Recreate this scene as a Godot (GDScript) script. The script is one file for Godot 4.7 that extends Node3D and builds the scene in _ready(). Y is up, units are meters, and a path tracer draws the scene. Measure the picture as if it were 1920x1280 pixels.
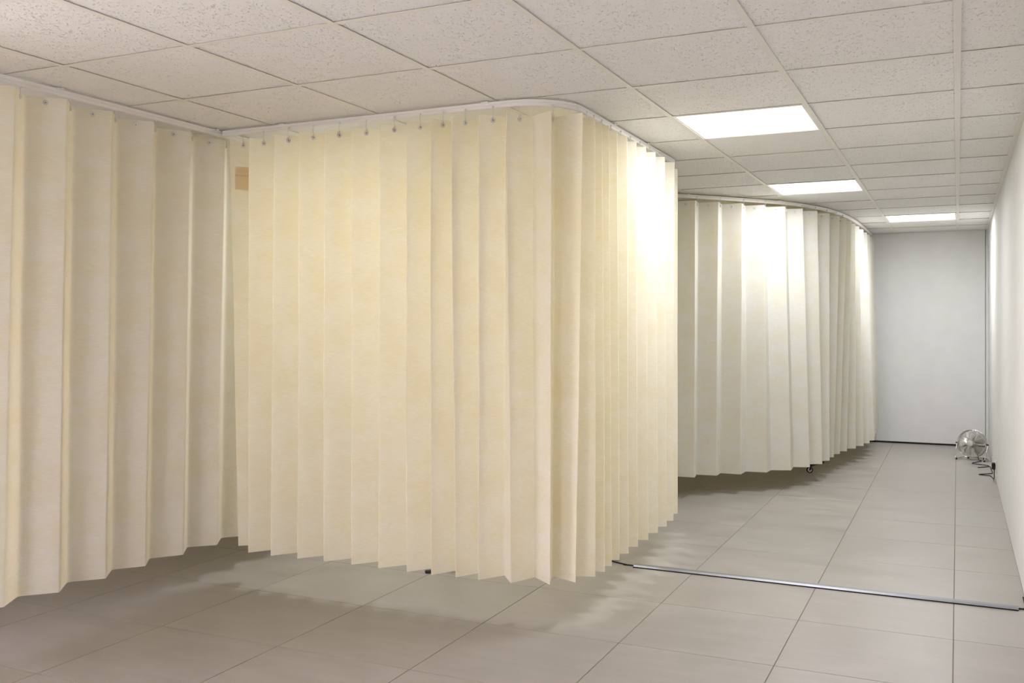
extends Node3D
# Room axes used below: X to the right, y up, Z into the room; Godot's z is -Z. Units are metres, camera at X 0, Z 0.

const CEIL_Y := 2.213
const RIGHT_X := 0.28
const LEFT_X := -4.2
const BACK_Z := 10.92
const FRONT_Z := -2.4
const GRID_X := -0.0015
const GRID_Z := 3.134
const TILE_X := -0.016
const TILE_Z := 4.227
const STEP := 0.6

# plan of the pleats, fold by fold: hem X, hem Z, top X, top Z
const YELLOW := [[-3.208, 3.723, -3.194, 3.647], [-3.129, 3.778, -3.125, 3.753], [-3.071, 3.631, -3.075, 3.643], [-2.992, 3.737, -2.982, 3.744], [-2.934, 3.628, -2.915, 3.631], [-2.848, 3.740, -2.831, 3.737], [-2.785, 3.635, -2.771, 3.628], [-2.701, 3.746, -2.685, 3.733], [-2.641, 3.640, -2.623, 3.623], [-2.555, 3.752, -2.545, 3.741], [-2.493, 3.647, -2.488, 3.640], [-2.409, 3.754, -2.398, 3.744], [-2.348, 3.645, -2.332, 3.633], [-2.262, 3.752, -2.249, 3.738], [-2.200, 3.644, -2.189, 3.627], [-2.128, 3.751, -2.121, 3.737], [-2.076, 3.642, -2.071, 3.631], [-2.010, 3.758, -2.012, 3.738], [-1.963, 3.656, -1.970, 3.629], [-1.900, 3.765, -1.895, 3.743], [-1.855, 3.658, -1.840, 3.640], [-1.784, 3.771, -1.760, 3.735], [-1.707, 3.670, -1.717, 3.647], [-1.653, 3.800, -1.655, 3.777], [-1.546, 3.714, -1.538, 3.708], [-1.592, 3.846, -1.573, 3.825], [-1.461, 3.793, -1.431, 3.802], [-1.524, 3.885, -1.509, 3.880], [-1.417, 3.917, -1.417, 3.912], [-1.505, 3.984, -1.511, 3.972], [-1.407, 4.012, -1.416, 3.997], [-1.505, 4.088, -1.512, 4.067], [-1.412, 4.120, -1.417, 4.097], [-1.509, 4.202, -1.515, 4.188], [-1.415, 4.237, -1.422, 4.227], [-1.511, 4.336, -1.516, 4.325], [-1.417, 4.378, -1.420, 4.367], [-1.513, 4.485, -1.516, 4.470], [-1.419, 4.531, -1.421, 4.514], [-1.512, 4.646, -1.515, 4.623], [-1.416, 4.695, -1.420, 4.670], [-1.512, 4.820, -1.515, 4.786], [-1.418, 4.873, -1.420, 4.836], [-1.514, 4.993, -1.512, 4.949], [-1.419, 5.044, -1.416, 4.997], [-1.520, 5.160, -1.510, 5.129], [-1.427, 5.210, -1.414, 5.185]]
const TAN := [[-3.335, 2.538, -3.275, 2.542], [-3.414, 2.662, -3.382, 2.665], [-3.312, 2.772, -3.275, 2.777], [-3.413, 2.896, -3.380, 2.895], [-3.313, 3.008, -3.288, 3.021], [-3.407, 3.128, -3.380, 3.131], [-3.319, 3.236, -3.291, 3.259], [-3.410, 3.350, -3.389, 3.368], [-3.320, 3.469, -3.298, 3.495], [-3.416, 3.597, -3.381, 3.599], [-3.316, 3.693, -3.295, 3.729], [-3.406, 3.825, -3.368, 3.820]]
const PALE := [[-1.874, 6.849, -1.861, 6.861], [-1.723, 6.855, -1.718, 6.853], [-1.746, 6.993, -1.732, 6.999], [-1.598, 7.007, -1.584, 7.003], [-1.601, 7.141, -1.596, 7.156], [-1.451, 7.138, -1.445, 7.163], [-1.446, 7.298, -1.458, 7.324], [-1.294, 7.317, -1.316, 7.336], [-1.287, 7.447, -1.327, 7.465], [-1.146, 7.495, -1.192, 7.502], [-1.156, 7.679, -1.205, 7.666], [-1.037, 7.718, -1.087, 7.693], [-1.080, 7.885, -1.120, 7.858], [-0.971, 7.935, -1.006, 7.906], [-1.041, 8.090, -1.052, 8.063], [-0.941, 8.154, -0.939, 8.128], [-1.027, 8.307, -0.995, 8.285], [-0.935, 8.386, -0.886, 8.366], [-1.009, 8.545, -0.953, 8.501], [-0.911, 8.617, -0.851, 8.560], [-0.976, 8.768, -0.929, 8.732], [-0.875, 8.826, -0.835, 8.801], [-0.928, 8.991, -0.919, 9.000], [-0.822, 9.047, -0.829, 9.075], [-0.880, 9.211, -0.910, 9.249], [-0.775, 9.270, -0.818, 9.314], [-0.843, 9.435, -0.901, 9.544], [-0.742, 9.504, -0.809, 9.648], [-0.816, 9.671, -0.896, 9.888], [-0.718, 9.748, -0.805, 10.004]]

var M := {}
var cache := {}
var rng := RandomNumberGenerator.new()


func P(x: float, y: float, z: float) -> Vector3:
	return Vector3(x, y, -z)


# ---------------------------------------------------------------- helpers
func mb() -> SurfaceTool:
	var st := SurfaceTool.new()
	st.begin(Mesh.PRIMITIVE_TRIANGLES)
	return st


func quad(st: SurfaceTool, a: Vector3, b: Vector3, c: Vector3, d: Vector3) -> void:
	# corners clockwise as seen from the front
	for v in [a, b, c, a, c, d]:
		st.add_vertex(v)


func add_box(st: SurfaceTool, c: Vector3, s: Vector3, turn := Basis.IDENTITY, bevel := 0.0) -> void:
	# box with chamfered edges (bevel 0: plain)
	var h := s * 0.5
	if bevel <= 0.0:
		var p := []
		for i in 8:
			p.append(c + turn * Vector3(h.x if i & 1 else -h.x, h.y if i & 2 else -h.y, h.z if i & 4 else -h.z))
		quad(st, p[2], p[6], p[7], p[3])
		quad(st, p[0], p[1], p[5], p[4])
		quad(st, p[4], p[5], p[7], p[6])
		quad(st, p[1], p[0], p[2], p[3])
		quad(st, p[5], p[1], p[3], p[7])
		quad(st, p[0], p[4], p[6], p[2])
		return
	var b: float = bevel
	var rings := []
	for lv in [[-h.y, h.x - b, h.z - b], [-h.y + b, h.x, h.z], [h.y - b, h.x, h.z], [h.y, h.x - b, h.z - b]]:
		var y: float = lv[0]
		var x: float = lv[1]
		var z: float = lv[2]
		var e: float = minf(b, minf(x, z) * 0.5)
		var ring := []
		for q in [[-x, -z + e], [-x + e, -z], [x - e, -z], [x, -z + e], [x, z - e], [x - e, z], [-x + e, z], [-x, z - e]]:
			ring.append(c + turn * Vector3(q[0], y, q[1]))
		rings.append(ring)
	for k in 3:
		for i in 8:
			var j := (i + 1) % 8
			quad(st, rings[k][i], rings[k][j], rings[k + 1][j], rings[k + 1][i])
	for i in range(1, 7):
		for v in [rings[3][0], rings[3][i], rings[3][i + 1]]:
			st.add_vertex(v)
		for v in [rings[0][0], rings[0][i + 1], rings[0][i]]:
			st.add_vertex(v)


func add_tube(st: SurfaceTool, pts: Array, r: float, sides := 8, closed := false) -> void:
	var n := pts.size()
	var rings := []
	var side := Vector3.ZERO
	for i in n:
		var a: Vector3 = pts[(i - 1 + n) % n] if closed else pts[maxi(i - 1, 0)]
		var b: Vector3 = pts[(i + 1) % n] if closed else pts[mini(i + 1, n - 1)]
		var t := (b - a).normalized()
		if side == Vector3.ZERO:
			side = t.cross(Vector3.UP if absf(t.y) < 0.9 else Vector3.RIGHT).normalized()
		side = (side - t * side.dot(t)).normalized()
		var up := side.cross(t)
		var ring := []
		for k in sides:
			var w := TAU * k / sides
			ring.append(pts[i] + (side * cos(w) + up * sin(w)) * r)
		rings.append(ring)
	st.set_smooth_group(1)
	for i in (n if closed else n - 1):
		var j := (i + 1) % n
		for k in sides:
			var l := (k + 1) % sides
			quad(st, rings[i][k], rings[i][l], rings[j][l], rings[j][k])
	if not closed:
		st.set_smooth_group(-1)
		for k in range(1, sides - 1):
			for v in [rings[0][0], rings[0][k + 1], rings[0][k]]:
				st.add_vertex(v)
			for v in [rings[n - 1][0], rings[n - 1][k], rings[n - 1][k + 1]]:
				st.add_vertex(v)


func add_lathe(st: SurfaceTool, prof: Array, at := Transform3D.IDENTITY, sides := 32, smooth := true) -> void:
	# prof: [radius, height] pairs turned round the local y axis
	st.set_smooth_group(2 if smooth else -1)
	for i in prof.size() - 1:
		for k in sides:
			var a := TAU * k / sides
			var b := TAU * (k + 1) / sides
			var q := []
			for e in [[prof[i], a], [prof[i], b], [prof[i + 1], b], [prof[i + 1], a]]:
				q.append(at * Vector3(cos(e[1]) * e[0][0], e[0][1], sin(e[1]) * e[0][0]))
			quad(st, q[0], q[1], q[2], q[3])


func curve(pts: Array, per := 8, closed := false) -> Array:
	# Catmull-Rom through the points
	var out := []
	var n := pts.size()
	for i in (n if closed else n - 1):
		var a: Vector3 = pts[(i - 1 + n) % n] if closed else pts[maxi(i - 1, 0)]
		var b: Vector3 = pts[i]
		var c: Vector3 = pts[(i + 1) % n]
		var d: Vector3 = pts[(i + 2) % n] if closed else pts[mini(i + 2, n - 1)]
		for k in per:
			out.append(b.cubic_interpolate(c, a, d, float(k) / per))
	if not closed:
		out.append(pts[n - 1])
	return out


func ring_pts(c: Vector3, r: float, turn := Basis.IDENTITY, n := 40) -> Array:
	var out := []
	for k in n:
		var a := TAU * k / n
		out.append(c + turn * Vector3(cos(a) * r, sin(a) * r, 0))
	return out


func add_sweep(st: SurfaceTool, path: Array, prof: Array) -> void:
	# closed profile [across, up] swept along a level path
	var n := path.size()
	var m := prof.size()
	var rings := []
	for i in n:
		var a: Vector3 = path[maxi(i - 1, 0)]
		var b: Vector3 = path[mini(i + 1, n - 1)]
		var t := (b - a).normalized()
		var s := t.cross(Vector3.UP).normalized()
		var ring := []
		for q in prof:
			ring.append(path[i] + s * q[0] + Vector3.UP * q[1])
		rings.append(ring)
	st.set_smooth_group(-1)
	for i in n - 1:
		for k in m:
			var l := (k + 1) % m
			quad(st, rings[i][k], rings[i + 1][k], rings[i + 1][l], rings[i][l])
	for k in range(1, m - 1):
		for v in [rings[0][0], rings[0][k], rings[0][k + 1]]:
			st.add_vertex(v)
		for v in [rings[n - 1][0], rings[n - 1][k + 1], rings[n - 1][k]]:
			st.add_vertex(v)


func fin(st: SurfaceTool) -> ArrayMesh:
	st.generate_normals()
	return st.commit()


func put(called: String, mesh: Mesh, mat: Material, parent: Node = self) -> MeshInstance3D:
	var o := MeshInstance3D.new()
	o.name = called
	o.mesh = mesh
	if mat:
		o.material_override = mat
	o.cast_shadow = GeometryInstance3D.SHADOW_CASTING_SETTING_DOUBLE_SIDED
	parent.add_child(o, true)
	return o


func build(st: SurfaceTool, called: String, mat: Material, parent: Node = self) -> MeshInstance3D:
	return put(called, fin(st), mat, parent)


func tag(o: Node, label: String, category: String, group := "", kind := "") -> void:
	o.set_meta("label", label)
	o.set_meta("category", category)
	if group:
		o.set_meta("group", group)
	if kind:
		o.set_meta("kind", kind)


func base(called: String, at := Vector3.ZERO, turn := 0.0) -> Node3D:
	var o := Node3D.new()
	o.name = called
	add_child(o, true)
	o.position = at
	o.rotation.y = turn
	return o


func own(called: String, st: SurfaceTool, mat: Material, root: Node3D) -> MeshInstance3D:
	# part whose vertices were given in room coordinates
	var o := build(st, called, mat, root)
	o.transform = root.transform.affine_inverse()
	return o


# ---------------------------------------------------------------- materials
func plain(c: Color, rough := 0.6, metal := 0.0) -> StandardMaterial3D:
	var m := StandardMaterial3D.new()
	m.albedo_color = c
	m.roughness = rough
	m.metallic = metal
	return m


func noise(seed_: int, freq: float, oct := 4) -> FastNoiseLite:
	var n := FastNoiseLite.new()
	n.seed = seed_
	n.noise_type = FastNoiseLite.TYPE_SIMPLEX_SMOOTH
	n.frequency = freq
	n.fractal_octaves = oct
	return n


func bytes_of(n: FastNoiseLite, w: int, h: int) -> PackedByteArray:
	var im := n.get_seamless_image(w, h)
	im.convert(Image.FORMAT_L8)
	return im.get_data()


func stretched(n: FastNoiseLite, w: int, h: int, sx: int, sy: int) -> PackedByteArray:
	# seamless noise drawn out along u (sx) or v (sy)
	var im := n.get_seamless_image(w / sx, h / sy)
	im.convert(Image.FORMAT_L8)
	im.resize(w, h, Image.INTERPOLATE_CUBIC)
	return im.get_data()


func tex(im: Image) -> ImageTexture:
	im.generate_mipmaps()
	return ImageTexture.create_from_image(im)


func make_materials() -> void:
	# pleated cloth: cream, with cloudy dye and fine cross threads; light that comes through is yellow
	var w := 1024
	var clouds := bytes_of(noise(3, 0.005, 4), w, w)
	var streak := stretched(noise(8, 0.03, 4), w, w, 4, 1)
	var thread := stretched(noise(5, 0.25, 2), w, w, 8, 1)
	var cols := PackedByteArray()
	cols.resize(w * w * 3)
	for i in w * w:
		var c: float = smoothstep(0.3, 0.75, clouds[i] / 255.0 * 0.7 + streak[i] / 255.0 * 0.3)
		var t: float = (thread[i] / 255.0 - 0.5) * 0.035
		cols[i * 3] = clampi(int((lerpf(0.965, 0.957, c) + t) * 255), 0, 255)
		cols[i * 3 + 1] = clampi(int((lerpf(0.962, 0.947, c) + t) * 255), 0, 255)
		cols[i * 3 + 2] = clampi(int((lerpf(0.940, 0.895, c) + t) * 255), 0, 255)
	var cloth := plain(Color.WHITE, 0.85)
	cloth.albedo_texture = tex(Image.create_from_data(w, w, false, Image.FORMAT_RGB8, cols))
	cloth.backlight_enabled = true
	cloth.backlight = Color(0.88, 0.835, 0.70)
	cloth.cull_mode = BaseMaterial3D.CULL_DISABLED
	cloth.metallic_specular = 0.25
	M.cloth = cloth

	# glazed stone floor: grey-beige with faint streaks across the room
	w = 1024
	var st1 := stretched(noise(21, 0.02, 5), w, w, 8, 1)
	var st2 := bytes_of(noise(22, 0.006, 4), w, w)
	var st3 := stretched(noise(23, 0.2, 2), w, w, 4, 1)
	cols = PackedByteArray()
	cols.resize(w * w * 3)
	var rough := PackedByteArray()
	rough.resize(w * w)
	for i in w * w:
		var v: float = (st1[i] / 255.0 - 0.5) * 0.045 + (st2[i] / 255.0 - 0.5) * 0.045 + (st3[i] / 255.0 - 0.5) * 0.02
		cols[i * 3] = clampi(int((0.640 + v) * 255), 0, 255)
		cols[i * 3 + 1] = clampi(int((0.621 + v) * 255), 0, 255)
		cols[i * 3 + 2] = clampi(int((0.595 + v) * 255), 0, 255)
		rough[i] = clampi(int((0.36 + (st1[i] / 255.0 - 0.5) * 0.10 + (st2[i] / 255.0 - 0.5) * 0.10) * 255), 0, 255)
	var im := Image.create_from_data(w, w, false, Image.FORMAT_RGB8, cols)
	var rim := Image.create_from_data(w, w, false, Image.FORMAT_L8, rough)
	var floor_tex := tex(im)
	var rough_tex := tex(rim)
	M.tiles = []
	for k in 4:
		var m := plain([Color(1, 1, 1), Color(0.992, 0.988, 0.985), Color(1.0, 0.994, 0.986), Color(0.988, 0.985, 0.983)][k], 1.0)
		m.albedo_texture = floor_tex
		m.roughness_texture = rough_tex
		m.uv1_triplanar = true
		m.uv1_world_triplanar = true
		m.uv1_scale = Vector3.ONE * 0.55
		m.uv1_offset = Vector3(0.37 * k, 0, 0.21 * k)
		M.tiles.append(m)
	M.grout = plain(Color(0.53, 0.49, 0.45), 0.95)

	# mineral fibre ceiling board: one even off-white; its fissures and pinholes are cut into the mesh (board_relief)
	w = 512
	var grain := bytes_of(noise(31, 0.15, 3), w, w)
	cols = PackedByteArray()
	cols.resize(w * w * 3)
	for i in w * w:
		var v: float = 0.93 + (grain[i] / 255.0 - 0.5) * 0.05
		cols[i * 3] = clampi(int(v * 255), 0, 255)
		cols[i * 3 + 1] = clampi(int(v * 0.993 * 255), 0, 255)
		cols[i * 3 + 2] = clampi(int(v * 0.98 * 255), 0, 255)
	var board := plain(Color.WHITE, 0.95)
	board.albedo_texture = tex(Image.create_from_data(w, w, false, Image.FORMAT_RGB8, cols))
	board.uv1_triplanar = true
	board.uv1_world_triplanar = true
	board.uv1_scale = Vector3.ONE * 2.0
	board.metallic_specular = 0.2
	M.board = board
	M.grid = plain(Color(0.90, 0.89, 0.86), 0.5)
	M.deck = plain(Color(0.35, 0.34, 0.33), 0.9)

	# painted plaster
	var paint := plain(Color.WHITE, 0.75)
	w = 512
	var p1 := bytes_of(noise(41, 0.01, 4), w, w)
	var p2 := bytes_of(noise(42, 0.2, 2), w, w)
	cols = PackedByteArray()
	cols.resize(w * w * 3)
	for i in w * w:
		var v: float = 0.885 + (p1[i] / 255.0 - 0.5) * 0.02 + (p2[i] / 255.0 - 0.5) * 0.015
		cols[i * 3] = int(v * 255)
		cols[i * 3 + 1] = int(v * 0.997 * 255)
		cols[i * 3 + 2] = int(v * 0.988 * 255)
	paint.albedo_texture = tex(Image.create_from_data(w, w, false, Image.FORMAT_RGB8, cols))
	paint.uv1_triplanar = true
	paint.uv1_world_triplanar = true
	paint.uv1_scale = Vector3.ONE * 0.8
	M.paint = paint

	M.rail = plain(Color(0.93, 0.92, 0.91), 0.35)
	M.plastic = plain(Color(0.90, 0.89, 0.87), 0.4)
	M.plastic.backlight_enabled = true
	M.plastic.backlight = Color(0.7, 0.69, 0.67)
	M.core = plain(Color(0.62, 0.60, 0.56), 0.6)
	M.black = plain(Color(0.03, 0.03, 0.032), 0.5)
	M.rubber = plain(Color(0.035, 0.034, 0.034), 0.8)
	M.alu = plain(Color(0.58, 0.58, 0.60), 0.45, 0.8)
	M.chrome = plain(Color(0.80, 0.80, 0.79), 0.14, 1.0)
	M.brushed = plain(Color(0.78, 0.77, 0.74), 0.32, 1.0)
	M.badge = plain(Color(0.76, 0.75, 0.71), 0.45)
	M.foot = plain(Color(0.17, 0.17, 0.175), 0.5)
	M.grey = plain(Color(0.55, 0.55, 0.55), 0.5)
	M.frame = plain(Color(0.88, 0.87, 0.85), 0.4)
	var glow := plain(Color(0.95, 0.95, 0.93), 0.5)
	glow.emission_enabled = true
	glow.emission = Color(1.0, 0.985, 0.95)
	glow.emission_energy_multiplier = 2.0
	M.glow = glow
	var glass := plain(Color(0.9, 0.95, 0.95, 0.06), 0.02)
	glass.transparency = BaseMaterial3D.TRANSPARENCY_ALPHA
	M.glass = glass


# ---------------------------------------------------------------- setting
func slab_mesh(sx: float, sy: float, sz: float, bevel: float) -> ArrayMesh:
	# top face at y 0
	var key := "slab %.3f %.3f %.3f" % [sx, sy, sz]
	if not cache.has(key):
		var st := mb()
		st.set_smooth_group(-1)
		add_box(st, Vector3(0, -sy / 2, 0), Vector3(sx, sy, sz), Basis.IDENTITY, bevel)
		cache[key] = fin(st)
	return cache[key]


const PITS := 396   # relief cells along a board, 1.5 mm each
var relief := PackedFloat32Array()


func board_relief() -> void:
	# depth of the fissures and pinholes pressed into a board
	relief.resize(PITS * PITS)
	rng.seed = 77
	for k in 4200:
		relief[(rng.randi() % PITS) * PITS + rng.randi() % PITS] = rng.randf_range(0.002, 0.005)
	for k in 900:
		var x := rng.randf() * PITS
		var y := rng.randf() * PITS
		var a := rng.randfn(PI / 2, 0.42)
		var deep := rng.randf_range(0.008, 0.013)
		var broad := rng.randf() < 0.5
		for n in rng.randi_range(2, 7):
			a += rng.randfn(0.0, 0.4)
			x += cos(a)
			y += sin(a)
			var c := posmod(int(x), PITS)
			var r := posmod(int(y), PITS)
			relief[r * PITS + c] = deep
			if broad:
				relief[r * PITS + (c + 1) % PITS] = deep


func board_mesh(sx: float, sz: float) -> ArrayMesh:
	# ceiling board, face down at y 0, with its relief; a cut board keeps the part that is left
	var key := "board %.3f %.3f" % [sx, sz]
	if not cache.has(key):
		var h := 0.015
		var nx := int(sx / 0.0015)
		var nz := int(sz / 0.0015)
		var v := PackedVector3Array()
		v.resize((nx + 1) * (nz + 1))
		for r in nz + 1:
			for c in nx + 1:
				var edge := r == 0 or c == 0 or r == nz or c == nx
				v[r * (nx + 1) + c] = Vector3((float(c) / nx - 0.5) * sx, 0.0 if edge else relief[(r % PITS) * PITS + c % PITS], (float(r) / nz - 0.5) * sz)
		var idx := PackedInt32Array()
		idx.resize(nx * nz * 6)
		var at := 0
		for r in nz:
			for c in nx:
				var a := r * (nx + 1) + c
				for q in [a, a + nx + 1, a + nx + 2, a, a + nx + 2, a + 1]:
					idx[at] = q
					at += 1
		var arr := []
		arr.resize(Mesh.ARRAY_MAX)
		arr[Mesh.ARRAY_VERTEX] = v
		arr[Mesh.ARRAY_INDEX] = idx
		var raw := ArrayMesh.new()
		raw.add_surface_from_arrays(Mesh.PRIMITIVE_TRIANGLES, arr)
		var st := mb()
		st.append_from(raw, 0, Transform3D.IDENTITY)
		st.generate_normals()
		var done := st.commit()
		st = mb()
		st.set_smooth_group(-1)
		var c4 := [Vector3(-sx / 2, 0, -sz / 2), Vector3(sx / 2, 0, -sz / 2), Vector3(sx / 2, 0, sz / 2), Vector3(-sx / 2, 0, sz / 2)]
		var up := Vector3.UP * h
		quad(st, c4[0] + up, c4[1] + up, c4[2] + up, c4[3] + up)
		for i in 4:
			var j := (i + 1) % 4
			quad(st, c4[i], c4[j], c4[j] + up, c4[i] + up)
		st.generate_normals()
		cache[key] = st.commit(done)
	return cache[key]


func cells(origin: float, lo: float, hi: float) -> Array:
	var out := []
	var k := int(floor((lo - origin) / STEP))
	while origin + k * STEP < hi - 0.01:
		var a := maxf(origin + k * STEP, lo)
		var b := minf(origin + (k + 1) * STEP, hi)
		if b - a > 0.02:
			out.append([a, b, k])
		k += 1
	return out


func make_floor() -> void:
	var root := base("floor")
	tag(root, "grey-beige square stone floor tiles with thin brown joints", "floor", "", "structure")
	var st := mb()
	st.set_smooth_group(-1)
	add_box(st, P((LEFT_X + RIGHT_X) / 2, -0.082, (FRONT_Z + BACK_Z) / 2), Vector3(RIGHT_X - LEFT_X + 0.3, 0.16, BACK_Z - FRONT_Z + 0.3))
	build(st, "grout_bed", M.grout, root)
	for cx in cells(TILE_X, LEFT_X, RIGHT_X):
		for cz in cells(TILE_Z, FRONT_Z, BACK_Z):
			var o := put("tile", slab_mesh(cx[1] - cx[0] - 0.0035, 0.008, cz[1] - cz[0] - 0.0035, 0.0007), M.tiles[posmod(cx[2] * 7 + cz[2] * 5 + cx[2] * cz[2], 4)], root)
			o.position = P((cx[0] + cx[1]) / 2, 0, (cz[0] + cz[1]) / 2)


func make_ceiling(lamps: Array) -> void:
	var root := base("ceiling")
	tag(root, "suspended ceiling of fissured white mineral tiles in a metal grid", "ceiling", "", "structure")
	var st := mb()
	st.set_smooth_group(-1)
	add_box(st, P((LEFT_X + RIGHT_X) / 2, CEIL_Y + 0.22, (FRONT_Z + BACK_Z) / 2), Vector3(RIGHT_X - LEFT_X + 0.3, 0.12, BACK_Z - FRONT_Z + 0.3))
	build(st, "deck_slab", M.deck, root)
	var face_y := CEIL_Y + 0.0035
	var fl := 0.024
	for cx in cells(GRID_X, LEFT_X, RIGHT_X):
		for cz in cells(GRID_Z, FRONT_Z, BACK_Z):
			if lamps.has(Vector2i(cx[2], cz[2])):
				continue
			var o := put("ceiling_tile", board_mesh(snappedf(cx[1] - cx[0] - 0.0045, 0.003), snappedf(cz[1] - cz[0] - 0.0045, 0.003)), M.board, root)
			if posmod(cx[2] * 3 + cz[2] * 5, 4) < 2:
				o.rotation.y = PI
			o.position = P((cx[0] + cx[1]) / 2, face_y + rng.randf_range(0.0, 0.001), (cz[0] + cz[1]) / 2)
	# main runners along the room, cross tees between them: flange and upright web
	var len_z := BACK_Z - FRONT_Z
	var first := true
	for cx in cells(GRID_X, LEFT_X, RIGHT_X):
		if not first:
			var key := "runner"
			if not cache.has(key):
				st = mb()
				st.set_smooth_group(-1)
				add_box(st, Vector3(0, 0.0008, 0), Vector3(fl, 0.0016, len_z), Basis.IDENTITY, 0.0004)
				add_box(st, Vector3(0, 0.02, 0), Vector3(0.0016, 0.038, len_z))
				cache[key] = fin(st)
			var o := put("grid_runner", cache[key], M.grid, root)
			o.position = P(cx[0], CEIL_Y, (FRONT_Z + BACK_Z) / 2)
		first = false
		var wide: float = cx[1] - cx[0] - fl
		var at_first := true
		for cz in cells(GRID_Z, FRONT_Z, BACK_Z):
			if not at_first:
				var key := "tee %.3f" % wide
				if not cache.has(key):
					st = mb()
					st.set_smooth_group(-1)
					add_box(st, Vector3(0, 0.0009, 0), Vector3(wide, 0.0016, fl), Basis.IDENTITY, 0.0004)
					add_box(st, Vector3(0, 0.02, 0), Vector3(wide, 0.038, 0.0016))
					cache[key] = fin(st)
				var o := put("grid_tee", cache[key], M.grid, root)
				o.position = P((cx[0] + cx[1]) / 2, CEIL_Y, cz[0])
			at_first = false


func wall(called: String, boxes: Array, label: String) -> Node3D:
	var st := mb()
	st.set_smooth_group(-1)
	for b in boxes:   # X0, y0, Z0, X1, y1, Z1
		add_box(st, P((b[0] + b[3]) / 2, (b[1] + b[4]) / 2, (b[2] + b[5]) / 2), Vector3(b[3] - b[0], b[4] - b[1], b[5] - b[2]))
	var o := build(st, called, M.paint)
	tag(o, label, "wall", "", "structure")
	return o


func window(called: String, at: Vector3, turn: float, ww: float, wh: float, label: String) -> void:
	var win := base(called, at, turn)
	tag(win, label, "window", "", "structure")
	var st := mb()
	st.set_smooth_group(-1)
	for q in [[0.0, 0.025, ww, 0.05], [0.0, wh - 0.025, ww, 0.05], [-ww / 2 + 0.025, wh / 2, 0.05, wh], [ww / 2 - 0.025, wh / 2, 0.05, wh], [0.0, wh / 2, 0.05, wh]]:
		add_box(st, Vector3(q[0], q[1], 0), Vector3(q[2], q[3], 0.06))
	build(st, "window_frame", M.frame, win)
	for s in [-1, 1]:
		st = mb()
		st.set_smooth_group(-1)
		add_box(st, Vector3(s * ww / 4, wh / 2, 0), Vector3(ww / 2 - 0.08, wh - 0.1, 0.006))
		build(st, "pane", M.glass, win)


func make_shell() -> void:
	var top := CEIL_Y + 0.28
	wall("wall_right", [[RIGHT_X, -0.16, FRONT_Z - 0.15, RIGHT_X + 0.15, top, BACK_Z + 0.15]], "long plain white plaster wall beside the fan")
	wall("wall_back", [[LEFT_X, 0.016, BACK_Z, 0.254, top, BACK_Z + 0.12], [LEFT_X, -0.16, BACK_Z + 0.11, RIGHT_X, top, BACK_Z + 0.2]], "white end wall behind the fan with a black line at its foot")
	# daylight comes in behind the camera: a wide window in the left wall, a narrow one in the front wall
	var z0 := -1.6
	var z1 := 1.6
	var y0 := 0.25
	var y1 := 2.08
	var x0 := -2.4
	var x1 := -1.2
	var wx := LEFT_X - 0.15
	var wz := FRONT_Z - 0.15
	wall("wall_left", [[wx, -0.16, wz, LEFT_X, top, z0], [wx, -0.16, z1, LEFT_X, top, BACK_Z + 0.15], [wx, -0.16, z0, LEFT_X, y0, z1], [wx, y1, z0, LEFT_X, top, z1]], "white plaster wall with a wide window beside the tan curtain")
	wall("wall_front", [[LEFT_X, -0.16, wz, x0, top, FRONT_Z], [x1, -0.16, wz, RIGHT_X, top, FRONT_Z], [x0, -0.16, wz, x1, y0, FRONT_Z], [x0, y1, wz, x1, top, FRONT_Z]], "white wall with a narrow window opposite the end wall")
	window("window_1", P(LEFT_X - 0.08, y0, (z0 + z1) / 2), PI / 2, z1 - z0, y1 - y0, "wide window with a white frame beside the tan curtain")
	window("window_2", P((x0 + x1) / 2, y0, FRONT_Z - 0.08), 0.0, x1 - x0, y1 - y0, "narrow window with a white frame opposite the end wall")
	var st: SurfaceTool
	# black strip painting the shadow gap under the end wall, narrow upright strip beside it, angle trim under the ceiling
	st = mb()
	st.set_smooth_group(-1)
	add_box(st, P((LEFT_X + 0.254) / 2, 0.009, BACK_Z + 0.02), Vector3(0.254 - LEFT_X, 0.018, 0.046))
	tag(build(st, "shadow_gap_back", M.rubber), "thin black strip painting the shadow gap at the foot of the end wall", "shadow_gap", "", "structure")
	st = mb()
	st.set_smooth_group(-1)
	add_box(st, P(0.2695, top / 2, BACK_Z + 0.055), Vector3(0.021, top, 0.1))
	tag(build(st, "trim_1", M.paint), "narrow white upright strip in the corner of the end wall", "trim", "", "structure")
	st = mb()
	st.set_smooth_group(-1)
	add_box(st, P(RIGHT_X - 0.012, CEIL_Y + 0.0009, (FRONT_Z + BACK_Z) / 2), Vector3(0.024, 0.0018, BACK_Z - FRONT_Z))
	add_box(st, P(RIGHT_X - 0.0008, CEIL_Y + 0.012, (FRONT_Z + BACK_Z) / 2), Vector3(0.0016, 0.022, BACK_Z - FRONT_Z))
	tag(build(st, "trim_2", M.grid), "white metal angle where the ceiling meets the long plain wall", "trim", "", "structure")
	st = mb()
	st.set_smooth_group(-1)
	add_box(st, P((LEFT_X + RIGHT_X) / 2, CEIL_Y + 0.0009, BACK_Z - 0.012), Vector3(RIGHT_X - LEFT_X, 0.0018, 0.024))
	tag(build(st, "trim_3", M.grid), "white metal angle where the ceiling meets the end wall", "trim", "", "structure")


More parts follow.
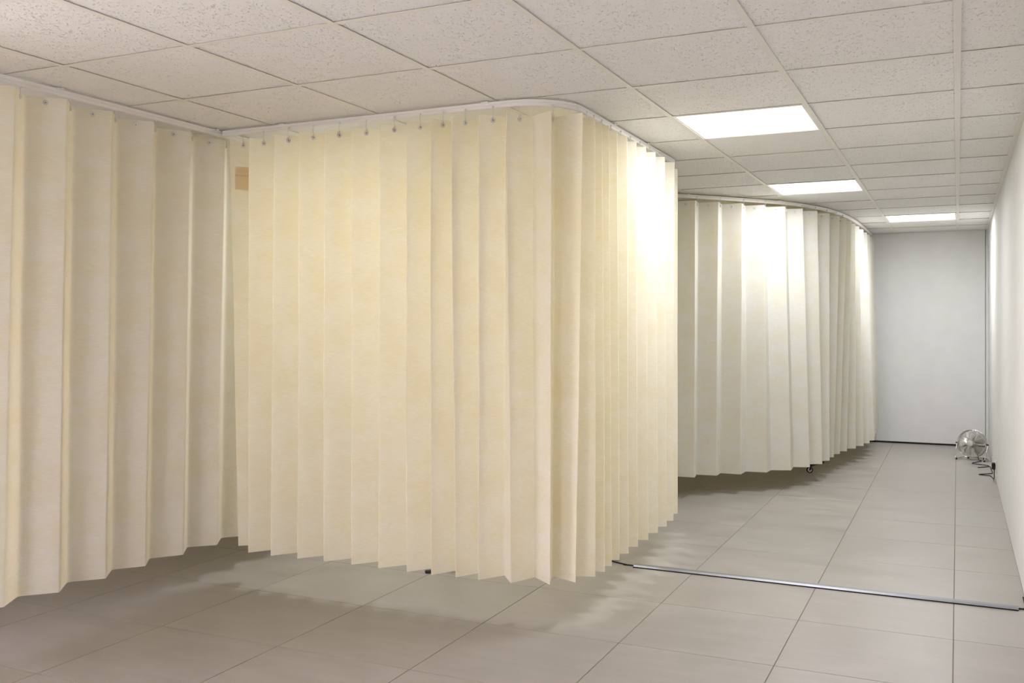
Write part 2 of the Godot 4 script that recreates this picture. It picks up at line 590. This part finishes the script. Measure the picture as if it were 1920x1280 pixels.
# ---------------------------------------------------------------- ceiling lights
func ceiling_light(ix: int, iz: int, label: String) -> void:
	var x := GRID_X + (ix + 0.5) * STEP
	var z := GRID_Z + (iz + 0.5) * STEP
	var t := base("ceiling_light", P(x, CEIL_Y, z))
	tag(t, label, "ceiling light", "LED panels in the ceiling grid")
	var st := mb()
	st.set_smooth_group(-1)
	var o := 0.594
	var b := 0.018
	for s in [-1, 1]:
		add_box(st, Vector3(0, 0.007, s * (o - b) / 2), Vector3(o, 0.01, b), Basis.IDENTITY, 0.0015)
		add_box(st, Vector3(s * (o - b) / 2, 0.007, 0), Vector3(b, 0.01, o - 2 * b), Basis.IDENTITY, 0.0015)
	build(st, "frame", M.frame, t)
	st = mb()
	st.set_smooth_group(-1)
	add_box(st, Vector3(0, 0.0085, 0), Vector3(o - 2 * b, 0.007, o - 2 * b))
	build(st, "diffuser", M.glow, t)
	var l := AreaLight3D.new()
	l.name = "panel_light"
	l.area_size = Vector2(o - 2 * b, o - 2 * b)
	l.light_color = Color(0.975, 0.985, 1.0)
	l.light_energy = LAMP
	l.area_range = 14.0
	l.shadow_enabled = true
	l.rotation.x = -PI / 2
	l.position.y = 0.003
	t.add_child(l, true)


# ---------------------------------------------------------------- curtains
func zig(from: Vector2, to: Vector2, pitch: float, depth: float, first_side: int) -> Array:
	# plain accordion folds along a line, for stretches that other things hide
	var out := []
	var n := maxi(2, int(round(from.distance_to(to) / pitch)) * 2)
	var d := (to - from).normalized()
	var nrm := Vector2(-d.y, d.x)
	for k in n:
		var p := from.lerp(to, (k + 0.5) / n) + nrm * depth * 0.5 * (first_side if k % 2 == 0 else -first_side)
		out.append([p.x, p.y, p.x, p.y])
	return out


func pleat(root: Node3D, folds: Array, y0: float, y1: float, soft: Array, seed_: int) -> void:
	# one sheet of cloth, folded; soft: bend radius at even and odd folds
	rng.seed = seed_
	var n := folds.size()
	var levels := 20
	var sway := []
	for i in n:
		sway.append([rng.randf_range(-1, 1), rng.randf_range(-1, 1), rng.randf_range(0, TAU)])
	var grid := []
	var us := []
	for lv in levels + 1:
		var t := float(lv) / levels
		var pts := []
		for i in n:
			var f: Array = folds[i]
			var p := Vector2(lerpf(f[0], f[2], t), lerpf(f[1], f[3], t))
			var w := sin(t * PI) * 0.0016
			p += Vector2(sway[i][0] + 0.5 * sin(t * 9 + sway[i][2]), sway[i][1] + 0.5 * cos(t * 7 + sway[i][2])) * w
			pts.append(p)
		var row := []
		for i in n:
			var p: Vector2 = pts[i]
			if i > 0 and i < n - 1:
				var r: float = soft[i % 2]
				var a: Vector2 = pts[i - 1] - p
				var b: Vector2 = pts[i + 1] - p
				var pa := p + a.normalized() * minf(r, a.length() * 0.3)
				var pb := p + b.normalized() * minf(r, b.length() * 0.3)
				for k in 4:
					var s := k / 3.0
					row.append(pa.lerp(p, s).lerp(p.lerp(pb, s), s))
			else:
				row.append(p)
			if i < n - 1:
				var q: Vector2 = pts[i + 1]
				for s in [0.34, 0.42, 0.5, 0.58, 0.66]:
					row.append(p.lerp(q, s))
		grid.append(row)
		if lv == 0:
			var run := 0.0
			for i in row.size():
				if i > 0:
					run += row[i].distance_to(row[i - 1])
				us.append(run)
	var st := mb()
	st.set_smooth_group(1)
	var m: int = us.size()
	for lv in levels + 1:
		var y := lerpf(y0, y1, float(lv) / levels)
		for i in m:
			st.set_uv(Vector2(us[i] / 1.3 + seed_ * 0.37, y / 1.3))
			st.add_vertex(P(grid[lv][i].x, y, grid[lv][i].y))
	for lv in levels:
		for i in m - 1:
			var a := lv * m + i
			for k in [a, a + 1, a + m + 1, a, a + m + 1, a + m]:
				st.add_index(k)
	st.generate_normals()
	var o := put("fabric", st.commit(), M.cloth, root)
	o.transform = root.transform.affine_inverse()


func eyelet_mesh() -> ArrayMesh:
	if not cache.has("eyelet"):
		var st := mb()
		add_lathe(st, [[0.0030, -0.0022], [0.0100, -0.0022], [0.0108, 0.0], [0.0100, 0.0022], [0.0050, 0.0028], [0.0030, 0.0020], [0.0030, -0.0022]], Transform3D(Basis(Vector3.RIGHT, PI / 2), Vector3.ZERO), 20)
		st.set_material(M.plastic)
		var a := fin(st)
		st = mb()
		add_lathe(st, [[0.0031, -0.0018], [0.0031, 0.0016], [0.0, 0.0016]], Transform3D(Basis(Vector3.RIGHT, PI / 2), Vector3.ZERO), 12, false)
		st.set_material(M.core)
		st.generate_normals()
		cache["eyelet"] = st.commit(a)
	return cache["eyelet"]


func hook_mesh(drop: float) -> ArrayMesh:
	var key := "hook %.3f" % drop
	if not cache.has(key):
		var st := mb()
		add_tube(st, curve([Vector3(0, drop, 0), Vector3(0, drop * 0.5, 0.0), Vector3(0.0015, 0.014, 0.001), Vector3(0.005, 0.004, 0.0035), Vector3(0.0035, -0.004, 0.0045), Vector3(-0.0035, -0.004, 0.0045), Vector3(-0.005, 0.004, 0.0035), Vector3(-0.0015, 0.014, 0.001)], 4), 0.0015, 6)
		add_lathe(st, [[0.0, drop + 0.004], [0.005, drop + 0.002], [0.005, drop - 0.004], [0.0, drop - 0.006]], Transform3D.IDENTITY, 10)
		cache[key] = fin(st)
	return cache[key]


func hang(root: Node3D, folds: Array, from: int, to: int, top: float, rail_y: float, hook_side: int, eye_sides: Array, toward: Vector2) -> void:
	# eyelets in the middle of the folds' faces and wire hooks up to the rail; face i runs from fold i to fold i + 1
	for i in range(from, to):
		var a := Vector2(folds[i][2], folds[i][3])
		var b := Vector2(folds[i + 1][2], folds[i + 1][3])
		var c := a.lerp(b, 0.5)
		var d := (b - a).normalized()
		var nn := Vector2(-d.y, d.x)
		if nn.dot(toward - c) < 0:
			nn = -nn
		var ey := top - 0.022
		var q := c + nn * 0.0022
		if i % 2 in eye_sides:
			var e := put("eyelet", eyelet_mesh(), null, root)
			var z := Vector3(nn.x, 0, -nn.y)
			e.transform = root.transform.affine_inverse() * Transform3D(Basis(Vector3.UP.cross(z), Vector3.UP, z), P(q.x, ey, q.y))
		if i % 2 == hook_side:
			var h := put("hook", hook_mesh(rail_y - ey), M.plastic, root)
			var z2 := Vector3(nn.x, 0, -nn.y)
			h.transform = root.transform.affine_inverse() * Transform3D(Basis(Vector3.UP.cross(z2), Vector3.UP, z2), P(q.x, ey, q.y))


func rail(label: String, path: Array, clips: Array) -> void:
	var root := base("curtain_track", P(path[0].x, CEIL_Y, path[0].y))
	tag(root, label, "curtain track")
	var pts := []
	for p in path:
		pts.append(P(p.x, 2.182, p.y))
	var st := mb()
	add_sweep(st, pts, [[-0.009, 0.0], [-0.009, 0.012], [-0.0075, 0.0135], [-0.009, 0.015], [-0.009, 0.026], [0.009, 0.026], [0.009, 0.015], [0.0075, 0.0135], [0.009, 0.012], [0.009, 0.0], [0.003, 0.0], [0.003, 0.008], [-0.003, 0.008], [-0.003, 0.0]])
	own("rail", st, M.rail, root)
	if not cache.has("clip"):
		st = mb()
		st.set_smooth_group(-1)
		add_box(st, Vector3(0, -0.005, 0), Vector3(0.026, 0.009, 0.034), Basis.IDENTITY, 0.0015)
		add_box(st, Vector3(0.018, -0.002, 0), Vector3(0.014, 0.004, 0.016), Basis.IDENTITY, 0.001)
		add_lathe(st, [[0.0, -0.012], [0.004, -0.011], [0.004, -0.008]], Transform3D(Basis.IDENTITY, Vector3(0.018, 0.0035, 0)), 10)
		cache["clip"] = fin(st)
	for c in clips:
		var o := put("clip", cache["clip"], M.rail, root)
		o.transform = root.transform.affine_inverse() * Transform3D(Basis(Vector3.UP, c[2]), P(c[0], CEIL_Y, c[1]))


func arc(c: Vector2, r: float, a0: float, a1: float, n := 14) -> Array:
	var out := []
	for k in n + 1:
		var a := lerpf(a0, a1, float(k) / n)
		out.append(c + Vector2(cos(a), sin(a)) * r)
	return out


func make_curtains() -> void:
	# tan curtain along the left side
	var t := base("curtain", P(-3.36, 0, 3.2))
	tag(t, "tan pleated curtain along the side, shaded, with broad flat folds", "curtain")
	var folds := []
	for k in range(3, 0, -1):
		for f in [TAN[0], TAN[1]]:
			folds.append([f[0], f[1] - 0.235 * k, f[2], f[3] - 0.235 * k])
	var at: int = folds.size()
	folds.append_array(TAN)
	folds.append([-3.315, 3.925, -3.295, 3.93])
	var last: int = folds.size() - 1
	for k in 8:
		folds.append([-3.405, 4.06 + 0.235 * k, -3.38, 4.05 + 0.235 * k])
		folds.append([-3.315, 4.165 + 0.235 * k, -3.295, 4.165 + 0.235 * k])
	pleat(t, folds, 0.17, 2.172, [0.006, 0.017], 11)
	hang(t, folds, at - 4, last + 3, 2.172, 2.186, 0, [0, 1], Vector2(0, 2.4))

	# yellow curtain: across, round the corner and along the passage, then closed behind
	t = base("curtain", P(-2.4, 0, 3.7))
	tag(t, "large cream-yellow pleated curtain glowing from within, wrapped round a rounded corner", "curtain")
	folds = YELLOW.duplicate()
	var shown: int = folds.size()
	folds.append([-1.53, 5.33, -1.53, 5.33])
	folds.append([-1.46, 5.42, -1.46, 5.42])
	folds.append([-1.60, 5.50, -1.60, 5.50])
	folds.append([-1.56, 5.64, -1.56, 5.64])
	folds.append([-1.70, 5.60, -1.70, 5.60])
	folds.append_array(zig(Vector2(-1.72, 5.66), Vector2(-3.2, 5.66), 0.16, 0.1, -1))
	pleat(t, folds, 0.17, 2.15, [0.005, 0.007], 5)
	hang(t, folds, 0, shown - 1, 2.15, 2.186, 0, [0], Vector2(0, 0))
	# faded paper label on its first fold
	var a := Vector2(lerpf(YELLOW[0][0], YELLOW[0][2], 0.91), lerpf(YELLOW[0][1], YELLOW[0][3], 0.91))
	var b := Vector2(lerpf(YELLOW[1][0], YELLOW[1][2], 0.91), lerpf(YELLOW[1][1], YELLOW[1][3], 0.91))
	var d := (b - a).normalized()
	var nn := Vector2(d.y, -d.x)
	var c := a + d * 0.058 + nn * 0.0035
	var im := Image.create(96, 128, false, Image.FORMAT_RGB8)
	im.fill(Color(0.97, 0.93, 0.83))
	im.fill_rect(Rect2i(0, 45, 96, 9), Color(0.93, 0.88, 0.77))
	rng.seed = 9
	for k in 8:
		im.fill_rect(Rect2i(10 + k * 10, 17, rng.randi_range(3, 7), 3), Color(0.92, 0.86, 0.75))
		im.fill_rect(Rect2i(11 + k * 10, 20, 2, 9), Color(0.92, 0.87, 0.76))
		if k % 2:
			im.fill_rect(Rect2i(14 + k * 10, 24, 3, 5), Color(0.92, 0.87, 0.76))
	var pm := plain(Color.WHITE, 0.85)
	pm.albedo_texture = ImageTexture.create_from_image(im)
	pm.backlight_enabled = true
	pm.backlight = Color(1.0, 0.97, 0.90)
	var st := mb()
	st.set_smooth_group(-1)
	var u3 := Vector3(d.x, 0, -d.y) * 0.038
	var n3 := Vector3(nn.x, 0, -nn.y) * 0.0004
	var cc := P(c.x, 1.968, c.y)
	var corners := [cc - u3 + Vector3.UP * 0.056, cc + u3 + Vector3.UP * 0.056, cc + u3 - Vector3.UP * 0.056, cc - u3 - Vector3.UP * 0.056]
	var uvs := [Vector2(0, 0), Vector2(1, 0), Vector2(1, 1), Vector2(0, 1)]
	for s in [1, -1]:
		for k in [0, 1, 2, 0, 2, 3]:
			st.set_uv(uvs[k])
			st.add_vertex(corners[k] + n3 * s)
	var lab := own("label_patch", st, pm, t)
	lab.set_meta("label", "faded tan printed label on the first fold")

	# pale curtain further down the passage
	t = base("curtain", P(-1.2, 0, 7.8))
	tag(t, "pale cream pleated curtain sweeping in a wide curve towards the end wall", "curtain")
	folds = []
	for k in range(5, 0, -1):
		for f in [PALE[0], PALE[1]]:
			folds.append([f[0] - 0.12 * k, f[1] - 0.135 * k, f[2] - 0.12 * k, f[3] - 0.135 * k])
	at = folds.size()
	folds.append_array(PALE)
	last = folds.size() - 1
	folds.append_array([[-0.80, 9.93, -0.88, 10.13], [-0.735, 10.05, -0.80, 10.25], [-0.82, 10.23, -0.87, 10.38], [-0.745, 10.40, -0.80, 10.50], [-0.83, 10.58, -0.86, 10.62], [-0.755, 10.82, -0.80, 10.74]])
	pleat(t, folds, 0.15, 2.15, [0.008, 0.006], 23)
	hang(t, folds, at - 2, last + 3, 2.15, 2.186, 1, [0, 1], Vector2(0, 4.0))

	# tracks
	rail("straight white curtain track above the tan shaded curtain", [Vector2(-3.3, 1.7), Vector2(-3.3, 6.1)], [[-3.3, 2.76, 0.0], [-3.3, 1.9, 0.0], [-3.3, 3.66, 0.0], [-3.3, 5.0, 0.0]])
	var path := [Vector2(-3.28, 3.70), Vector2(-1.74, 3.70)]
	path.append_array(arc(Vector2(-1.74, 3.95), 0.25, -PI / 2, 0.0).slice(1))
	path.append(Vector2(-1.49, 5.40))
	path.append_array(arc(Vector2(-1.74, 5.40), 0.25, 0.0, PI / 2).slice(1))
	path.append(Vector2(-3.28, 5.65))
	rail("white curtain track bent round the corner above the yellow curtain", path, [[-2.92, 3.70, PI / 2], [-1.84, 3.70, PI / 2], [-1.49, 4.36, 0.0], [-1.49, 4.9, 0.0], [-2.4, 5.65, PI / 2]])
	var pp := []
	for q in [[-2.45, 6.2], [-2.1, 6.62], [-1.871, 6.879], [-1.609, 7.173], [-1.325, 7.52], [-1.20, 7.704], [-1.073, 7.983], [-0.974, 8.307], [-0.914, 8.627], [-0.866, 9.141], [-0.840, 9.8], [-0.835, 10.88]]:
		pp.append(P(q[0], 0, q[1]))
	path = []
	for q in curve(pp, 6):
		path.append(Vector2(q.x, -q.z))
	rail("white curtain track in a wide curve above the pale curtain", path, [[-1.80, 6.96, 0.75], [-1.255, 7.62, 0.6], [-0.985, 8.27, 0.3], [-0.885, 8.95, 0.1], [-0.838, 10.0, 0.0]])


# ---------------------------------------------------------------- floor things
func make_floor_things() -> void:
	# aluminium cord cover across the passage
	var t := base("cord_cover", P(-0.64, 0, 4.80))
	tag(t, "long flat aluminium cord cover strip lying across the floor tiles", "cord cover")
	var st := mb()
	var prof := [[-0.026, 0.0], [-0.024, 0.004], [-0.015, 0.0115], [0.015, 0.0115], [0.024, 0.004], [0.026, 0.0], [0.022, 0.0], [0.0135, 0.0095], [-0.0135, 0.0095], [-0.022, 0.0]]
	add_sweep(st, [P(-1.525, 0.0003, 4.805), P(0.243, 0.0003, 4.795)], prof)
	own("cover_strip", st, M.alu, t)
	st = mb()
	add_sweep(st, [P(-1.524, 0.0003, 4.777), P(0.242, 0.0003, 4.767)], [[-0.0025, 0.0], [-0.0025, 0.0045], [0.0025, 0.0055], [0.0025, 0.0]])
	var edge := own("shadow_edge", st, M.rubber, t)  # dark strip paints the shadow along the near side of the cover
	edge.set_meta("label", "dark strip painting the shadow along the near edge")

	t = base("power_cable", P(-1.6, 0, 4.83))
	tag(t, "black power cable coming out of the aluminium cord cover", "cable")
	st = mb()
	add_tube(st, curve([P(-2.25, 0.004, 4.55), P(-1.95, 0.004, 4.74), P(-1.72, 0.004, 4.85), P(-1.64, 0.004, 4.835), P(-1.57, 0.004, 4.81), P(-1.50, 0.004, 4.805), P(-0.6, 0.004, 4.80), P(0.20, 0.004, 4.795), P(0.262, 0.004, 4.797), P(0.272, 0.004, 4.83), P(0.273, 0.004, 5.0)], 8), 0.0034, 8)
	own("cord", st, M.rubber, t)
	st = mb()
	st.set_smooth_group(-1)
	add_box(st, P(-1.665, 0.011, 4.885), Vector3(0.06, 0.02, 0.026), Basis(Vector3.UP, 0.4), 0.004)
	own("connector", st, M.black, t)

	# stand inside the yellow curtain: only a foot shows under the hem
	t = base("tripod_stand", P(-2.335, 0, 4.32))
	tag(t, "black tripod stand whose flat foot shows under the yellow curtain", "stand")
	st = mb()
	add_tube(st, [Vector3(0, 0.03, 0), Vector3(0, 0.42, 0)], 0.010, 12)
	build(st, "pole", M.black, t)
	for k in 3:
		var a := deg_to_rad([140.0, 20.0, 262.0][k])
		var out3 := Vector3(cos(a), 0, -sin(a)) if k else Vector3(-0.095, 0, 0.08).normalized()
		if k == 1:
			out3 = Vector3(0.5, 0, -0.87)
		elif k == 2:
			out3 = Vector3(-0.6, 0, -0.8)
		st = mb()
		add_tube(st, [Vector3(0, 0.10, 0) + out3 * 0.008, out3 * 0.085 + Vector3(0, 0.018, 0)], 0.006, 8)
		var leg := build(st, "leg", M.black, t)
		st = mb()
		st.set_smooth_group(-1)
		add_box(st, out3 * 0.105 + Vector3(0, 0.0075, 0), Vector3(0.024, 0.015, 0.075), Basis(Vector3.UP, atan2(out3.x, out3.z)), 0.003)
		build(st, "foot", M.foot, leg)

	# trolley behind the pale curtain: only a castor shows under the hem
	t = base("equipment_trolley", P(-1.137, 0, 8.437))
	tag(t, "black wheeled trolley whose castor shows under the pale curtain", "trolley")
	st = mb()
	add_tube(st, [Vector3(0.012, 0.062, 0.0), Vector3(0.03, 0.066, -0.03), Vector3(0.10, 0.08, -0.12)], 0.009, 8)
	add_tube(st, [Vector3(0.0, 0.068, 0.0), Vector3(-0.3, 0.08, -0.8)], 0.009, 8)
	add_tube(st, [Vector3(0.02, 0.08, -0.85), Vector3(-0.6, 0.08, -0.75)], 0.009, 8)
	build(st, "base_frame", M.black, t)
	st = mb()
	add_tube(st, [Vector3(-0.3, 0.07, -0.8), Vector3(-0.3, 0.9, -0.8)], 0.014, 10)
	build(st, "post", M.black, t)
	for q in [[0.0, 0.0], [0.02, -0.85], [-0.6, -0.75]]:
		var c := Node3D.new()
		c.name = "castor"
		t.add_child(c, true)
		c.position = Vector3(q[0], 0, q[1])
		c.rotation.y = 0.36
		var turn := Transform3D(Basis(Vector3.RIGHT, PI / 2), Vector3(0, 0.026, 0))
		st = mb()
		add_lathe(st, [[0.0175, -0.009], [0.024, -0.009], [0.026, -0.006], [0.026, 0.006], [0.024, 0.009], [0.0175, 0.009], [0.0175, -0.009]], turn, 28)
		build(st, "tyre", M.rubber, c)
		st = mb()
		add_lathe(st, [[0.0, -0.0095], [0.0045, -0.0095], [0.0045, -0.007], [0.009, -0.007], [0.009, -0.0085], [0.0174, -0.0085], [0.0174, 0.0085], [0.009, 0.0085], [0.009, 0.007], [0.0045, 0.007], [0.0045, 0.0105], [0.0, 0.0105]], turn, 28, false)
		var hub := build(st, "wheel_hub", M.plastic, c)
		hub.set_meta("label", "pale wheel hub")
		st = mb()
		add_lathe(st, [[0.0046, 0.0074], [0.0088, 0.0074], [0.0088, 0.0082], [0.0046, 0.0082]], turn, 20, false)
		st.set_smooth_group(-1)
		for s in [-1, 1]:
			add_box(st, Vector3(0.004, 0.042, s * 0.0125), Vector3(0.016, 0.034, 0.003), Basis.IDENTITY, 0.001)
		add_box(st, Vector3(0.006, 0.060, 0), Vector3(0.032, 0.006, 0.030), Basis.IDENTITY, 0.001)
		build(st, "bracket", M.black, c)


# ---------------------------------------------------------------- fan
func make_fan() -> void:
	var t := base("floor_fan", P(0.12, 0, 9.85), -0.363)
	tag(t, "small round chrome fan on a tube stand beside the end wall", "fan")
	var c := Vector3(0, 0.152, 0)
	var tilt := Basis(Vector3.RIGHT, -0.12)
	var R := 0.126
	# cage: fine rings and spokes, domed at the front and flatter at the back
	for side in [1, -1]:
		var st := mb()
		var bulge: float = 0.034 if side > 0 else 0.028
		for k in 15:
			var r := 0.024 + (R - 0.024) * (k + 1) / 15.0
			var z: float = side * (0.022 + bulge * sqrt(maxf(0.0, 1.0 - pow(r / R, 2.0))))
			add_tube(st, ring_pts(c + tilt * Vector3(0, 0, z), r, tilt, 36), 0.0008, 4, true)
		for k in 12:
			var a := TAU * k / 12
			var pts := []
			for j in 8:
				var r := lerpf(0.02, R, j / 7.0)
				pts.append(c + tilt * Vector3(cos(a) * r, sin(a) * r, side * (0.021 + bulge * sqrt(maxf(0.0, 1.0 - pow(r / R, 2.0))))))
			add_tube(st, pts, 0.0010, 4)
		build(st, "front_grille" if side > 0 else "rear_grille", M.chrome, t)
	var st := mb()
	for z in [0.022, -0.022]:
		add_tube(st, ring_pts(c + tilt * Vector3(0, 0, z), R, tilt, 48), 0.0028, 6, true)
	for k in 9:
		add_tube(st, ring_pts(c + tilt * Vector3(0, 0, -0.018 + 0.0045 * k), R, tilt, 40), 0.0007, 4, true)
	build(st, "cage_rim", M.chrome, t)
	st = mb()
	var face := Transform3D(tilt * Basis(Vector3.RIGHT, PI / 2), c)
	add_lathe(st, [[0.0, 0.061], [0.022, 0.060], [0.028, 0.057], [0.030, 0.052], [0.027, 0.050], [0.0, 0.050]], face, 32)
	build(st, "badge_disc", M.badge, t)
	st = mb()
	add_lathe(st, [[0.0, 0.022], [0.022, 0.020], [0.026, 0.012], [0.026, -0.008], [0.0, -0.010]], face, 28)
	build(st, "rotor_hub", M.brushed, t)
	st = mb()
	add_lathe(st, [[0.0, -0.012], [0.032, -0.012], [0.036, -0.020], [0.036, -0.062], [0.028, -0.075], [0.0, -0.077]], face, 28)
	build(st, "motor", M.grey, t)
	for k in 5:
		st = mb()
		st.set_smooth_group(1)
		var n := 7
		var rows := []
		for i in n:
			var f := i / (n - 1.0)
			var r := lerpf(0.024, 0.110, f)
			var half := lerpf(0.28, 0.50, sin(f * PI * 0.75)) * (1.0 if f < 0.99 else 0.75)
			var row := []
			for j in 5:
				var g := j / 4.0 * 2.0 - 1.0
				var a := TAU * k / 5 + 0.35 + half * g + 0.2 * f
				row.append(c + tilt * Vector3(cos(a) * r, sin(a) * r, 0.006 + g * lerpf(0.014, 0.018, f) - 0.004 * g * g))
			rows.append(row)
		for i in n - 1:
			for j in 4:
				quad(st, rows[i][j], rows[i + 1][j], rows[i + 1][j + 1], rows[i][j + 1])
		build(st, "blade", M.brushed, t)
	# bent tube stand with pivots and rubber feet
	st = mb()
	add_tube(st, curve([Vector3(-0.137, 0.150, 0), Vector3(-0.134, 0.09, 0.024), Vector3(-0.128, 0.025, 0.054), Vector3(-0.122, 0.0125, 0.05), Vector3(-0.120, 0.0125, 0.0), Vector3(-0.112, 0.0125, -0.075), Vector3(-0.09, 0.0125, -0.095), Vector3(0, 0.0125, -0.098), Vector3(0.09, 0.0125, -0.095), Vector3(0.112, 0.0125, -0.075), Vector3(0.120, 0.0125, 0.0), Vector3(0.122, 0.0125, 0.05), Vector3(0.128, 0.025, 0.054), Vector3(0.134, 0.09, 0.024), Vector3(0.137, 0.150, 0)], 6), 0.0045, 10)
	build(st, "stand", M.chrome, t)
	for s in [-1, 1]:
		st = mb()
		add_lathe(st, [[0.0, -0.010], [0.007, -0.010], [0.008, 0.0], [0.007, 0.009], [0.0, 0.010]], Transform3D(Basis(Vector3.FORWARD, PI / 2), Vector3(s * 0.135, 0.150, 0)), 14)
		build(st, "pivot_knob", M.black, t)
	for q in [[-0.123, 0.047], [0.123, 0.047], [-0.07, -0.096], [0.07, -0.096]]:
		st = mb()
		add_lathe(st, [[0.0, 0.019], [0.006, 0.018], [0.0075, 0.012], [0.008, 0.0], [0.0, 0.0]], Transform3D(Basis.IDENTITY, Vector3(q[0], 0, q[1])), 14)
		build(st, "foot", M.rubber, t)
	# cord looping over the floor to the plug on the wall
	st = mb()
	var pts := [P(0.145, 0.115, 9.92), P(0.165, 0.05, 9.93), P(0.175, 0.006, 9.86), P(0.195, 0.004, 9.78)]
	for q in [[0.117, 9.60], [0.20, 9.53], [0.246, 9.49], [0.232, 9.42], [0.160, 9.33], [0.222, 9.40], [0.255, 9.43], [0.262, 9.2], [0.262, 9.03], [0.215, 8.97], [0.160, 8.91], [0.215, 8.88], [0.245, 8.86], [0.262, 8.72]]:
		pts.append(P(q[0], 0.0045, q[1]))
	pts.append(P(0.262, 0.03, 8.57))
	pts.append(P(0.262, 0.075, 8.53))
	pts.append(P(0.262, 0.108, 8.53))
	add_tube(st, curve(pts, 8), 0.0034, 7)
	var cord := own("cord", st, M.rubber, t)
	cord.set_meta("label", "black mains cord")
	st = mb()
	st.set_smooth_group(-1)
	add_box(st, P(0.2565, 0.132, 8.53), Vector3(0.026, 0.052, 0.048), Basis.IDENTITY, 0.005)
	add_box(st, P(0.262, 0.104, 8.53), Vector3(0.010, 0.012, 0.012), Basis.IDENTITY, 0.002)
	var plug := own("plug", st, M.black, t)
	plug.set_meta("label", "black mains plug")

	var o := base("wall_outlet", P(0.275, 0.135, 8.53))
	tag(o, "white wall outlet plate low on the plain wall behind the black plug", "outlet")
	st = mb()
	st.set_smooth_group(-1)
	add_box(st, Vector3(0, 0, 0), Vector3(0.010, 0.086, 0.086), Basis.IDENTITY, 0.002)
	build(st, "cover_plate", M.plastic, o)
	st = mb()
	st.set_smooth_group(-1)
	add_box(st, Vector3(-0.0055, 0.026, 0.028), Vector3(0.003, 0.016, 0.009), Basis.IDENTITY, 0.001)
	build(st, "switch", M.plastic, o)


const LAMP := 1.45


func _ready() -> void:
	# camera
	var cam := Camera3D.new()
	cam.name = "camera"
	cam.projection = Camera3D.PROJECTION_FRUSTUM
	cam.near = 0.1
	cam.far = 60.0
	cam.size = 0.1 * 1280.0 / 1803.656
	cam.frustum_offset = Vector2(0, -0.1 * 34.082 / 1803.656)
	cam.position = Vector3(0, 1.263, 0)
	cam.rotation.y = 0.434
	cam.current = true
	add_child(cam)
	# sky and exposure
	var env := Environment.new()
	var sm := ProceduralSkyMaterial.new()
	sm.sky_top_color = Color(0.80, 0.78, 0.86)
	sm.sky_horizon_color = Color(0.93, 0.88, 0.90)
	sm.ground_bottom_color = Color(0.62, 0.60, 0.58)
	sm.ground_horizon_color = Color(0.74, 0.71, 0.70)
	sm.sky_energy_multiplier = 1.0
	var sky := Sky.new()
	sky.sky_material = sm
	env.background_mode = Environment.BG_SKY
	env.sky = sky
	env.background_energy_multiplier = 14.0
	env.tonemap_mode = Environment.TONE_MAPPER_LINEAR
	env.tonemap_exposure = 1.4
	env.sdfgi_enabled = true
	env.ssao_enabled = true
	env.ssil_enabled = true
	var we := WorldEnvironment.new()
	we.name = "surroundings"
	we.environment = env
	add_child(we)

	make_materials()
	board_relief()
	rng.seed = 4
	make_floor()
	make_ceiling([Vector2i(-2, 2), Vector2i(-2, 6), Vector2i(-1, 10), Vector2i(-5, 2)])
	make_shell()
	ceiling_light(-2, 2, "bright LED ceiling panel beside the yellow curtain's passage side")
	ceiling_light(-2, 6, "bright LED ceiling panel in front of the pale curtain")
	ceiling_light(-1, 10, "bright LED ceiling panel close to the end wall")
	ceiling_light(-5, 2, "LED ceiling panel inside the space closed off by the yellow curtain")
	make_curtains()
	make_floor_things()
	make_fan()
